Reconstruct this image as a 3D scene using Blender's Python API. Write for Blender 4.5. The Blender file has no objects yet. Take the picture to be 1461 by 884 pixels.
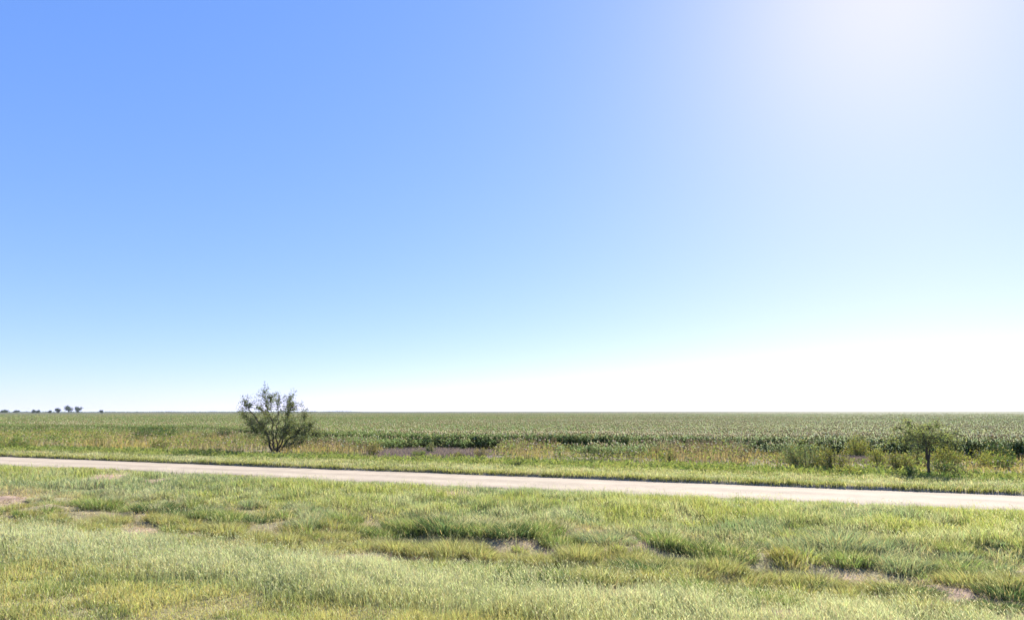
import bpy, math
import numpy as np
from mathutils import Vector, Matrix

SC = bpy.context.scene
COL = SC.collection
R = math.radians

# ------------------------------------------------------------------ camera
CAM_H = 2.6
F_PX = 870.0                       # focal length in pixels of the 1461 px wide photograph
PITCH = math.atan(144.6 / F_PX)
cam_data = bpy.data.cameras.new('camera')
cam_data.sensor_width = 36.0
cam_data.lens = 36.0 * F_PX / 1461.0
cam_data.clip_start = 0.1
cam_data.clip_end = 40000.0
cam = bpy.data.objects.new('camera', cam_data)
COL.objects.link(cam)
cam.location = (0, 0, CAM_H)
cam.rotation_euler = (R(90) + PITCH, R(0.05), 0)
SC.camera = cam

# ------------------------------------------------------------------ sky and sun
SUN_EL, SUN_AZ = 35.0, 35.0        # degrees; azimuth measured from +Y towards +X
world = bpy.data.worlds.new('World')
SC.world = world
world.use_nodes = True
nt = world.node_tree
bg = nt.nodes['Background']
sky = nt.nodes.new('ShaderNodeTexSky')
sky.sky_type = 'NISHITA'
sky.sun_disc = False
sky.sun_elevation = R(SUN_EL)
sky.sun_rotation = R(SUN_AZ)
sky.altitude = 100.0
sky.air_density = 0.6
sky.dust_density = 0.25
sky.ozone_density = 3.0
# tone of the sky: a per-channel power curve (the camera that took the photograph compresses the bright part of the sky)
EXPO = 1.6
sep = nt.nodes.new('ShaderNodeSeparateColor'); com = nt.nodes.new('ShaderNodeCombineColor')
nt.links.new(sky.outputs[0], sep.inputs[0])
for ch, (kk, pw) in enumerate([(1.54, 0.80), (1.285, 0.58), (1.60, 0.36)]):
    m1 = nt.nodes.new('ShaderNodeMath'); m1.operation = 'MULTIPLY'; m1.inputs[1].default_value = 0.1
    m2 = nt.nodes.new('ShaderNodeMath'); m2.operation = 'POWER'; m2.inputs[1].default_value = pw
    m3 = nt.nodes.new('ShaderNodeMath'); m3.operation = 'MULTIPLY'; m3.inputs[1].default_value = kk * 10.0 / 2 ** EXPO
    nt.links.new(sep.outputs[ch], m1.inputs[0]); nt.links.new(m1.outputs[0], m2.inputs[0])
    nt.links.new(m2.outputs[0], m3.inputs[0]); nt.links.new(m3.outputs[0], com.inputs[ch])
nt.links.new(com.outputs[0], bg.inputs['Color'])
bg.inputs['Strength'].default_value = 0.1

sl = bpy.data.lights.new('sun', 'SUN')
sl.energy = 5.0
sl.angle = R(0.5)
sl.color = (1.0, 0.95, 0.86)
sun = bpy.data.objects.new('sun', sl)
COL.objects.link(sun)
sv = Vector((math.sin(R(SUN_AZ)) * math.cos(R(SUN_EL)), math.cos(R(SUN_AZ)) * math.cos(R(SUN_EL)), math.sin(R(SUN_EL))))
sun.rotation_euler = sv.to_track_quat('Z', 'Y').to_euler()
sun.location = sv * 60

SC.view_settings.view_transform = 'Standard'
SC.view_settings.look = 'None'
SC.view_settings.exposure = EXPO
SC.view_settings.gamma = 1.0
SC.render.engine = 'CYCLES'
SC.cycles.max_bounces = 8
SC.cycles.transmission_bounces = 4
SC.cycles.transparent_max_bounces = 8

rng = np.random.default_rng(11)

# ------------------------------------------------------------------ helpers
def ground_at(px, py, z=0.0):
    """ground point seen at a pixel of the photograph (level ground)"""
    x = px - 730.5; y = 442 - py
    up = y * math.cos(PITCH) + F_PX * math.sin(PITCH)
    fw = F_PX * math.cos(PITCH) - y * math.sin(PITCH)
    t = (CAM_H - z) / -up
    return x * t, fw * t

def hash2(ix, iy, seed):
    h = (ix.astype(np.int64) * 374761393 + iy.astype(np.int64) * 668265263 + seed * 1274126177) & 0xFFFFFFFF
    h = ((h ^ (h >> 13)) * 1274126177) & 0xFFFFFFFF
    h = h ^ (h >> 16)
    return (h & 0xFFFFFF) / float(0xFFFFFF)

def vnoise(x, y, seed=0):
    ix = np.floor(x); iy = np.floor(y)
    fx = x - ix; fy = y - iy
    fx = fx * fx * (3 - 2 * fx); fy = fy * fy * (3 - 2 * fy)
    ix = ix.astype(np.int64); iy = iy.astype(np.int64)
    a = hash2(ix, iy, seed); b = hash2(ix + 1, iy, seed)
    c = hash2(ix, iy + 1, seed); d = hash2(ix + 1, iy + 1, seed)
    return (a * (1 - fx) + b * fx) * (1 - fy) + (c * (1 - fx) + d * fx) * fy

def fbm(x, y, seed=0, oct=3):
    s = 0; amp = 0.5; tot = 0
    for k in range(oct):
        s = s + amp * vnoise(x * 2 ** k, y * 2 ** k, seed + k * 17)
        tot += amp; amp *= 0.5
    return s / tot

def sstep(a, b, x):
    t = np.clip((x - a) / (b - a), 0, 1)
    return t * t * (3 - 2 * t)

SL = 0.365                                    # slope of the road line in plan
LEN = math.sqrt(1 + SL * SL)
def V(x, y): return y + SL * x                # distance rows parallel to the road
def W(x, y): return (x - SL * y) / LEN        # distance along the road

ROAD_N, ROAD_F = 21.3, 25.7
def road_near(w): return ROAD_N + 0.15 - 0.013 * (np.clip(w, -60, 40) + 5) + 0.35 * (vnoise(w * 0.35, w * 0 + 3.1, 5) - 0.5) + 0.25 * (vnoise(w * 1.7, w * 0 + 1.1, 6) - 0.5)
def road_far(w): return ROAD_F - 0.2 - 0.008 * (np.clip(w, -60, 40) + 5) + 0.18 * (vnoise(w * 0.3, w * 0 + 7.1, 8) - 0.5) + 0.12 * (vnoise(w * 1.9, w * 0 + 2.1, 9) - 0.5)

def height(x, y):
    v = V(x, y); w = W(x, y)
    z = -0.16 * sstep(9.0, 12.5, v) * (1 - sstep(14.5, 19.5, v))
    z = z + 0.34 * (fbm(x * 0.9, y * 1.1, 31, 2) - 0.5) * sstep(9.5, 11, v) * (1 - sstep(15, 18, v))
    z = z + 0.10 * (fbm(x * 0.6, y * 0.7, 32, 2) - 0.5) * (1 - sstep(17, 20.5, v))
    b = sstep(0.0, 0.16, v - road_far(w))
    z = z + b * (0.10 + 0.07 * (fbm(w * 0.8, v * 0.5, 35, 2) - 0.5)) * (1 - 0.7 * sstep(28, 40, v))
    return z

class Mesh:
    def __init__(self):
        self.v = []; self.t = []; self.c = []; self.n = 0
    def add(self, verts, tris, cols):
        verts = np.asarray(verts, dtype=np.float32).reshape(-1, 3)
        tris = np.asarray(tris, dtype=np.int32).reshape(-1, 3)
        cols = np.asarray(cols, dtype=np.float32).reshape(-1, 3)
        self.v.append(verts); self.t.append(tris + self.n); self.c.append(cols)
        self.n += len(verts)
    def data(self, name, mat, smooth=False):
        v = np.concatenate(self.v); t = np.concatenate(self.t); c = np.concatenate(self.c)
        me = bpy.data.meshes.new(name)
        me.vertices.add(len(v)); me.vertices.foreach_set('co', v.ravel())
        me.loops.add(len(t) * 3); me.loops.foreach_set('vertex_index', t.ravel())
        me.polygons.add(len(t))
        me.polygons.foreach_set('loop_start', np.arange(0, len(t) * 3, 3, dtype=np.int32))
        me.polygons.foreach_set('loop_total', np.full(len(t), 3, dtype=np.int32))
        if smooth: me.polygons.foreach_set('use_smooth', np.ones(len(t), dtype=bool))
        a = me.attributes.new('Col', 'FLOAT_COLOR', 'POINT')
        rgba = np.ones((len(v), 4), dtype=np.float32); rgba[:, :3] = c
        a.data.foreach_set('color', rgba.ravel())
        me.materials.append(mat)
        me.update(calc_edges=True); me.validate()
        return me
    def build(self, name, mat, parent=None, smooth=False):
        o = bpy.data.objects.new(name, self.data(name, mat, smooth))
        COL.objects.link(o)
        if parent: o.parent = parent
        return o

def tag(o, label=None, cat=None, group=None, kind=None):
    if label: o['label'] = label
    if cat: o['category'] = cat
    if group: o['group'] = group
    if kind: o['kind'] = kind
    return o

def empty(name, loc, rz=0.0, s=1.0):
    o = bpy.data.objects.new(name, None); COL.objects.link(o)
    o.location = loc; o.rotation_euler = (0, 0, rz); o.scale = (s, s, s)
    o.empty_display_size = 0.2
    return o

def copy_tree(o, parent=None):
    c = o.copy(); COL.objects.link(c)
    if parent: c.parent = parent
    for ch in [k for k in bpy.data.objects if k.parent == o]:
        copy_tree(ch, c)
    return c

def strip(m, p0, p1, p2, side, w0, w1, c0, c2):
    """blades with a base pair, a middle pair and a tip (arrays of N)"""
    N = len(p0)
    s0 = side * (np.asarray(w0).reshape(-1, 1) * 0.5); s1 = side * (np.asarray(w1).reshape(-1, 1) * 0.5)
    vs = np.stack([p0 - s0, p0 + s0, p1 - s1, p1 + s1, p2], axis=1)
    base = (np.arange(N) * 5).reshape(-1, 1, 1)
    tr = np.array([[0, 1, 3], [0, 3, 2], [2, 3, 4]]).reshape(1, 3, 3) + base
    c1 = (c0 + c2) * 0.5
    cs = np.stack([c0, c0, c1, c1, c2], axis=1)
    m.add(vs, tr, cs)

def blades(m, P, h, w, az, lean, c0, c1, face=None):
    N = len(P)
    h = np.broadcast_to(h, N).astype(float); w = np.broadcast_to(w, N).astype(float); lean = np.broadcast_to(lean, N).astype(float)
    d = np.stack([np.cos(az), np.sin(az), np.zeros(N)], 1)
    f = rng.uniform(0, 2 * np.pi, N) if face is None else face
    side = np.stack([np.cos(f), np.sin(f), np.zeros(N)], 1)
    up = np.array([[0, 0, 1.0]])
    p1 = P + d * (lean * h * 0.32)[:, None] + up * (h * 0.58)[:, None]
    p2 = P + d * (lean * h)[:, None] + up * (h * np.sqrt(np.clip(1 - 0.55 * lean ** 2, 0.1, 1)))[:, None]
    strip(m, P, p1, p2, side, w, w * 0.8, c0, c1)

def leaves(m, C, d, l, w, cols):
    """rhombic leaves: C base points, d unit directions"""
    N = len(C)
    r = rng.normal(size=(N, 3))
    s = np.cross(d, r); s /= np.linalg.norm(s, axis=1, keepdims=True) + 1e-9
    l = np.broadcast_to(l, N)[:, None]; w = np.broadcast_to(w, N)[:, None]
    vs = np.stack([C, C + d * l * 0.45 + s * w * 0.5, C + d * l, C + d * l * 0.45 - s * w * 0.5], 1)
    tr = np.array([[0, 1, 2], [0, 2, 3]]).reshape(1, 2, 3) + (np.arange(N) * 4).reshape(-1, 1, 1)
    m.add(vs, tr, np.repeat(cols[:, None, :], 4, axis=1))

def octas(m, C, rx, rz, cols):
    N = len(C)
    rx = np.broadcast_to(rx, N)[:, None]; rz = np.broadcast_to(rz, N)[:, None]
    ex = np.array([[1, 0, 0.0]]); ey = np.array([[0, 1, 0.0]]); ez = np.array([[0, 0, 1.0]])
    vs = np.stack([C + ex * rx, C + ey * rx, C - ex * rx, C - ey * rx, C + ez * rz, C - ez * rz], 1)
    tr = []
    for i in range(4):
        tr += [[i, (i + 1) % 4, 4], [(i + 1) % 4, i, 5]]
    tr = np.array(tr).reshape(1, 8, 3) + (np.arange(N) * 6).reshape(-1, 1, 1)
    m.add(vs, tr, np.repeat(cols[:, None, :], 6, axis=1))

def tube(m, pts, rad, col, n=6):
    pts = [Vector(p) for p in pts]
    vs = []; tr = []
    for i, p in enumerate(pts):
        t = (pts[min(i + 1, len(pts) - 1)] - pts[max(i - 1, 0)]).normalized()
        a = t.orthogonal().normalized(); b = t.cross(a)
        for k in range(n):
            th = 2 * math.pi * k / n
            vs.append(p + (a * math.cos(th) + b * math.sin(th)) * rad[i])
    for i in range(len(pts) - 1):
        for k in range(n):
            q = (k + 1) % n
            tr += [[i * n + k, i * n + q, (i + 1) * n + q], [i * n + k, (i + 1) * n + q, (i + 1) * n + k]]
    c = np.array(col) * rng.uniform(0.85, 1.15, (len(vs), 1))
    m.add(np.array([list(v) for v in vs]), tr, c)

def jit(c, N, amt=0.18, hue=0.07):
    c = np.array(c, dtype=float).reshape(1, 3)
    return np.clip(c * (1 + rng.normal(0, amt, (N, 1))) * (1 + rng.normal(0, hue, (N, 3))), 0.004, 0.9)

def mixc(a, b, t):
    t = np.asarray(t).reshape(-1, 1)
    return np.asarray(a) * (1 - t) + np.asarray(b) * t

def polar(N, d0, d1, p=1.5, spread=48.0, aimed=None):
    """points in the visible wedge, density per square metre ~ d^-p"""
    u = rng.random(N); e = 2 - p
    d = (d0 ** e + u * (d1 ** e - d0 ** e)) ** (1 / e)
    a = np.radians(rng.uniform(-spread, spread, N))
    return d * np.sin(a), d * np.cos(a)

# ------------------------------------------------------------------ materials
def foliage_mat(name, trans=0.45, rough=0.6, spec=0.3, tint=(1.0, 1.0, 0.6)):
    m = bpy.data.materials.new(name); m.use_nodes = True
    n = m.node_tree.nodes; l = m.node_tree.links
    n.clear()
    out = n.new('ShaderNodeOutputMaterial')
    at = n.new('ShaderNodeAttribute'); at.attribute_name = 'Col'
    pb = n.new('ShaderNodeBsdfPrincipled')
    pb.inputs['Roughness'].default_value = rough
    pb.inputs['Specular IOR Level'].default_value = spec
    tr = n.new('ShaderNodeBsdfTranslucent')
    tm = n.new('ShaderNodeMix'); tm.data_type = 'RGBA'; tm.blend_type = 'MULTIPLY'
    tm.inputs[0].default_value = 1.0; tm.inputs[7].default_value = (*tint, 1)
    mx = n.new('ShaderNodeMixShader'); mx.inputs[0].default_value = trans
    l.new(at.outputs['Color'], pb.inputs['Base Color'])
    l.new(at.outputs['Color'], tm.inputs[6]); l.new(tm.outputs[2], tr.inputs['Color'])
    l.new(pb.outputs[0], mx.inputs[1]); l.new(tr.outputs[0], mx.inputs[2])
    l.new(mx.outputs[0], out.inputs[0])
    return m

def bark_mat():
    m = bpy.data.materials.new('bark'); m.use_nodes = True
    n = m.node_tree.nodes; l = m.node_tree.links
    pb = n['Principled BSDF']; pb.inputs['Roughness'].default_value = 0.9; pb.inputs['Specular IOR Level'].default_value = 0.1
    at = n.new('ShaderNodeAttribute'); at.attribute_name = 'Col'
    no = n.new('ShaderNodeTexNoise'); no.inputs['Scale'].default_value = 18.0; no.inputs['Detail'].default_value = 4
    mp = n.new('ShaderNodeMapRange'); mp.inputs['To Min'].default_value = 0.55; mp.inputs['To Max'].default_value = 1.4
    mx = n.new('ShaderNodeMix'); mx.data_type = 'RGBA'; mx.blend_type = 'MULTIPLY'; mx.inputs[0].default_value = 1
    tc = n.new('ShaderNodeTexCoord')
    l.new(tc.outputs['Object'], no.inputs['Vector']); l.new(no.outputs['Fac'], mp.inputs['Value'])
    l.new(at.outputs['Color'], mx.inputs[6]); l.new(mp.outputs[0], mx.inputs[7]); l.new(mx.outputs[2], pb.inputs['Base Color'])
    bp = n.new('ShaderNodeBump'); bp.inputs['Strength'].default_value = 0.6; bp.inputs['Distance'].default_value = 0.02
    l.new(no.outputs['Fac'], bp.inputs['Height']); l.new(bp.outputs[0], pb.inputs['Normal'])
    return m

def soil_mat():
    m = bpy.data.materials.new('soil'); m.use_nodes = True
    n = m.node_tree.nodes; l = m.node_tree.links
    pb = n['Principled BSDF']; pb.inputs['Roughness'].default_value = 0.95; pb.inputs['Specular IOR Level'].default_value = 0.1
    at = n.new('ShaderNodeAttribute'); at.attribute_name = 'Col'
    tc = n.new('ShaderNodeTexCoord')
    a = n.new('ShaderNodeTexNoise'); a.inputs['Scale'].default_value = 2.2; a.inputs['Detail'].default_value = 8; a.inputs['Roughness'].default_value = 0.7
    b = n.new('ShaderNodeTexNoise'); b.inputs['Scale'].default_value = 22.0; b.inputs['Detail'].default_value = 4
    l.new(tc.outputs['Object'], a.inputs['Vector']); l.new(tc.outputs['Object'], b.inputs['Vector'])
    mp = n.new('ShaderNodeMapRange'); mp.inputs['From Min'].default_value = 0.3; mp.inputs['From Max'].default_value = 0.7
    mp.inputs['To Min'].default_value = 0.6; mp.inputs['To Max'].default_value = 1.35
    mq = n.new('ShaderNodeMapRange'); mq.inputs['From Min'].default_value = 0.3; mq.inputs['From Max'].default_value = 0.7
    mq.inputs['To Min'].default_value = 0.75; mq.inputs['To Max'].default_value = 1.2
    l.new(a.outputs['Fac'], mp.inputs['Value']); l.new(b.outputs['Fac'], mq.inputs['Value'])
    x1 = n.new('ShaderNodeMix'); x1.data_type = 'RGBA'; x1.blend_type = 'MULTIPLY'; x1.inputs[0].default_value = 1
    x2 = n.new('ShaderNodeMix'); x2.data_type = 'RGBA'; x2.blend_type = 'MULTIPLY'; x2.inputs[0].default_value = 1
    l.new(at.outputs['Color'], x1.inputs[6]); l.new(mp.outputs[0], x1.inputs[7])
    l.new(x1.outputs[2], x2.inputs[6]); l.new(mq.outputs[0], x2.inputs[7]); l.new(x2.outputs[2], pb.inputs['Base Color'])
    bp = n.new('ShaderNodeBump'); bp.inputs['Strength'].default_value = 0.7; bp.inputs['Distance'].default_value = 0.04
    l.new(a.outputs['Fac'], bp.inputs['Height']); l.new(bp.outputs[0], pb.inputs['Normal'])
    return m

def road_mat():
    m = bpy.data.materials.new('packed_dirt'); m.use_nodes = True
    n = m.node_tree.nodes; l = m.node_tree.links
    pb = n['Principled BSDF']; pb.inputs['Roughness'].default_value = 0.9; pb.inputs['Specular IOR Level'].default_value = 0.06
    at = n.new('ShaderNodeAttribute'); at.attribute_name = 'Col'
    tc = n.new('ShaderNodeTexCoord')
    a = n.new('ShaderNodeTexNoise'); a.inputs['Scale'].default_value = 1.1; a.inputs['Detail'].default_value = 8; a.inputs['Roughness'].default_value = 0.65
    b = n.new('ShaderNodeTexNoise'); b.inputs['Scale'].default_value = 30.0; b.inputs['Detail'].default_value = 3
    l.new(tc.outputs['Object'], a.inputs['Vector']); l.new(tc.outputs['Object'], b.inputs['Vector'])
    mp = n.new('ShaderNodeMapRange'); mp.inputs['From Min'].default_value = 0.3; mp.inputs['From Max'].default_value = 0.7
    mp.inputs['To Min'].default_value = 0.86; mp.inputs['To Max'].default_value = 1.1
    mq = n.new('ShaderNodeMapRange'); mq.inputs['From Min'].default_value = 0.3; mq.inputs['From Max'].default_value = 0.7
    mq.inputs['To Min'].default_value = 0.88; mq.inputs['To Max'].default_value = 1.08
    l.new(a.outputs['Fac'], mp.inputs['Value']); l.new(b.outputs['Fac'], mq.inputs['Value'])
    x1 = n.new('ShaderNodeMix'); x1.data_type = 'RGBA'; x1.blend_type = 'MULTIPLY'; x1.inputs[0].default_value = 1
    x2 = n.new('ShaderNodeMix'); x2.data_type = 'RGBA'; x2.blend_type = 'MULTIPLY'; x2.inputs[0].default_value = 1
    l.new(at.outputs['Color'], x1.inputs[6]); l.new(mp.outputs[0], x1.inputs[7])
    l.new(x1.outputs[2], x2.inputs[6]); l.new(mq.outputs[0], x2.inputs[7]); l.new(x2.outputs[2], pb.inputs['Base Color'])
    bp = n.new('ShaderNodeBump'); bp.inputs['Strength'].default_value = 0.35; bp.inputs['Distance'].default_value = 0.02
    l.new(b.outputs['Fac'], bp.inputs['Height']); l.new(bp.outputs[0], pb.inputs['Normal'])
    return m

M_GRASS = foliage_mat('grass_blades', 0.5, 0.8, 0.08, (1.0, 1.0, 0.75))
M_CROP = foliage_mat('crop_leaves', 0.22, 0.8, 0.06, (1.0, 1.0, 0.6))
M_WEED = foliage_mat('weed_leaves', 0.45, 0.85, 0.05, (1.0, 0.95, 0.6))
M_LEAF = foliage_mat('tree_leaves', 0.4, 0.7, 0.12, (1.0, 1.0, 0.5))
M_BARK = bark_mat()
M_SOIL = soil_mat()
M_ROAD = road_mat()

# ------------------------------------------------------------------ bare patches (pinkish soil) in the verge
BARE = []
for px, py, rx, rz in [(8, 707, 1.0, .5), (152, 680, 1.6, .7), (235, 684, 1.2, .5), (302, 672, .7, .4), (652, 704, 1.3, .5), (205, 748, .6, .35),
                       (300, 755, .5, .3), (500, 781, .6, .3), (585, 785, .9, .35), (735, 790, .7, .3), (812, 768, 1.0, .3),
                       (900, 766, .9, .3), (885, 803, .8, .35), (785, 803, .6, .2), (1075, 778, .7, .25), (1120, 822, .7, .22), (1195, 836, .5, .25), (1230, 812, .6, .3),
                       (1338, 828, .6, .4), (1405, 850, 1.1, .3), (1450, 862, .6, .3), (1110, 876, .6, .25), (975, 812, .5, .25), (880, 848, .7, .2), (1340, 843, .7, .3)]:
    gx, gy = ground_at(px, py)
    BARE.append((gx, gy, rx, rz))

def bare(x, y):
    """0..1 how bare the soil is"""
    b = np.zeros(np.shape(x))
    wob = 0.7 * (fbm(x * 2.1, y * 2.1, 71, 3) - 0.5)
    for gx, gy, rx, ry in BARE:
        dx = x - gx; dy = (y - gy) + SL * dx
        q = np.sqrt((dx / (rx * 0.8)) ** 2 + (dy / (ry * 1.9)) ** 2) + wob * 1.3
        b = np.maximum(b, 1 - sstep(0.6, 1.05, q))
    return b

PURPLE = [(-5.0, 37.9, 4.3, 4.6), (18.3, 32.5, 2.6, 1.9), (24.0, 38.0, 2.0, 2.5)]
def purple(x, y):
    b = np.zeros(np.shape(x))
    wob = 0.6 * (fbm(x * 0.9, y * 0.9, 73, 3) - 0.5)
    for gx, gy, rx, ry in PURPLE:
        q = np.sqrt(((x - gx) / rx) ** 2 + ((y - gy) / ry) ** 2) + wob
        b = np.maximum(b, 1 - sstep(0.75, 1.05, q))
    return b

def crop_edge(x, y):
    w = x
    e = 43.0 + 16.0 * sstep(-11, -34, x) * 1.0 + 1.5 * sstep(10, 20, x)
    return e + 1.6 * (fbm(w * 0.25, w * 0 + 9, 77, 3) - 0.5)
def _ss_desc(a, b, x): return 1 - sstep(b, a, x)
def crop_edge(x, y):
    e = 42.6 + 14.0 * _ss_desc(-12, -34, x) + 1.2 * sstep(8, 20, x)
    return e + 3.2 * (fbm(x * 0.28, x * 0 + 9, 77, 3) - 0.5)

# ------------------------------------------------------------------ ground
def axis(core0, core1, step, far, ratio=1.35):
    a = list(np.arange(core0, core1 + 1e-6, step))
    s = step; p = core1
    up = []
    while p < far:
        s *= ratio; p += s; up.append(min(p, far + 1))
    return a, up

vs_core = sorted(set(list(np.arange(2.0, 25.2, 0.3)) + list(np.arange(25.2, 26.5, 0.07)) + list(np.arange(26.5, 60, 0.8))))
v = 60.0; s = 0.8
while v < 9000:
    s *= 1.3; v += s; vs_core.append(v)
neg = []; v = 2.0; s = 0.5
while v > -400:
    s *= 1.4; v -= s; neg.append(v)
va = np.array(sorted(neg) + vs_core)
wc = list(np.arange(-52, 40.01, 0.4))
up = []; p = 40.0; s = 0.4
while p < 9000:
    s *= 1.35; p += s; up.append(p)
dn = []; p = -52.0; s = 0.4
while p > -9000:
    s *= 1.35; p -= s; dn.append(p)
wa = np.array(sorted(dn) + wc + up)
VV, WW = np.meshgrid(va, wa, indexing='ij')
# invert: v = y + SL x ; w = (x - SL y)/LEN
GX = (WW * LEN + SL * VV) / (1 + SL * SL)
GY = VV - SL * GX
def ground_color(x, y):
    v = V(x, y)
    soil = np.array([0.29, 0.205, 0.15]); litter = np.array([0.22, 0.19, 0.095]); dirt = np.array([0.23, 0.18, 0.12])
    fieldc = np.array([0.11, 0.11, 0.05]); pur = np.array([0.185, 0.15, 0.165]); green = np.array([0.17, 0.20, 0.07])
    sh = x.shape
    x = x.ravel(); y = y.ravel(); v = v.ravel()
    n = fbm(x * 0.8, y * 0.8, 41, 3)
    c = mixc(litter[None], green[None], sstep(0.35, 0.65, n))
    tus = sstep(9.6, 11, v) * (1 - sstep(14.5, 16.5, v))
    c = mixc(c, dirt[None], tus * 0.7)
    edge = sstep(20.6, 21.6, v) * (1 - sstep(25.9, 26.0, v))
    c = mixc(c, np.array([[0.29, 0.24, 0.17]]), edge)
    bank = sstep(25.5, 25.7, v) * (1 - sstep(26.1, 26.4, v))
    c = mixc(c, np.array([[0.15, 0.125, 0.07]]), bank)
    c = mixc(c, np.array([[0.16, 0.135, 0.08]]), sstep(31, 34, v) * (1 - sstep(42, 46, v)) * 0.85)
    c = mixc(c, np.array([[0.07, 0.065, 0.04]]), sstep(0.0, 1.0, v - crop_edge(x, y)))  # soil under the crop darkened, its deep shade put into the colour
    c = mixc(c, soil[None], bare(x, y) * (v < 21.5))
    c = mixc(c, pur[None], purple(x, y))
    return c
gz = height(GX, GY)
verts = np.stack([GX, GY, gz], -1)
nv, nw = VV.shape
idx = np.arange(nv * nw).reshape(nv, nw)
a = idx[:-1, :-1]; b = idx[:-1, 1:]; c_ = idx[1:, 1:]; d = idx[1:, :-1]
tr = np.concatenate([np.stack([a, b, c_], -1).reshape(-1, 3), np.stack([a, c_, d], -1).reshape(-1, 3)])
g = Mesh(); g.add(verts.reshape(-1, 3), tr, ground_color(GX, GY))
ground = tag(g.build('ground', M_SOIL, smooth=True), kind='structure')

# ------------------------------------------------------------------ dirt road
ws = np.concatenate([np.arange(-420, -60, 6.0), np.arange(-60, 45, 0.25), np.arange(45, 400, 6.0)])
ts = np.linspace(0, 1, 15)
RW, RT = np.meshgrid(ws, ts, indexing='ij')
vn = road_near(ws)[:, None]; vf = road_far(ws)[:, None]
RV = vn + (vf - vn) * RT
RX = (RW * LEN + SL * RV) / (1 + SL * SL); RY = RV - SL * RX
crown = 0.03 * (1 - (2 * RT - 1) ** 2) - 0.008 * (np.exp(-((RT - 0.3) / 0.08) ** 2) + np.exp(-((RT - 0.72) / 0.08) ** 2))
RZ = height(RX, RY) * 0 + 0.006 + crown
cr = np.array([0.32, 0.268, 0.205])[None, None] * np.ones(RT.shape + (1,))
rut = np.exp(-((RT - 0.3) / 0.12) ** 2) + np.exp(-((RT - 0.72) / 0.12) ** 2)
wobble = fbm(RW * 0.6, RV * 1.5, 51, 3)
cr = cr * (0.88 + 0.18 * rut + 0.2 * (wobble - 0.5))[..., None]
edge_t = sstep(0.0, 0.14, RT + 0.1 * (wobble - 0.5))
cr = cr * (0.82 + 0.18 * edge_t)[..., None]
n0, n1 = RW.shape
idx = np.arange(n0 * n1).reshape(n0, n1)
a = idx[:-1, :-1]; b = idx[1:, :-1]; c_ = idx[1:, 1:]; d = idx[:-1, 1:]
tr = np.concatenate([np.stack([a, b, c_], -1).reshape(-1, 3), np.stack([a, c_, d], -1).reshape(-1, 3)])
g = Mesh(); g.add(np.stack([RX, RY, RZ], -1).reshape(-1, 3), tr, cr.reshape(-1, 3))
tag(g.build('dirt_road', M_ROAD, smooth=True), kind='structure')

# ------------------------------------------------------------------ verge grass (stuff)
C_YEL = np.array([[0.41, 0.39, 0.15]]); C_YG = np.array([[0.31, 0.335, 0.105]]); C_GRN = np.array([[0.19, 0.235, 0.075]])
C_PALE = np.array([[0.46, 0.47, 0.28]]); C_BLUE = np.array([[0.225, 0.275, 0.145]]); C_OLIVE = np.array([[0.27, 0.26, 0.085]])
C_DRY = np.array([[0.47, 0.40, 0.22]]); C_DK = np.array([[0.06, 0.095, 0.03]])

def on_road(x, y):
    v = V(x, y); w = W(x, y)
    return (v > road_near(w) + 0.12) & (v < road_far(w) + 0.07)

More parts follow.
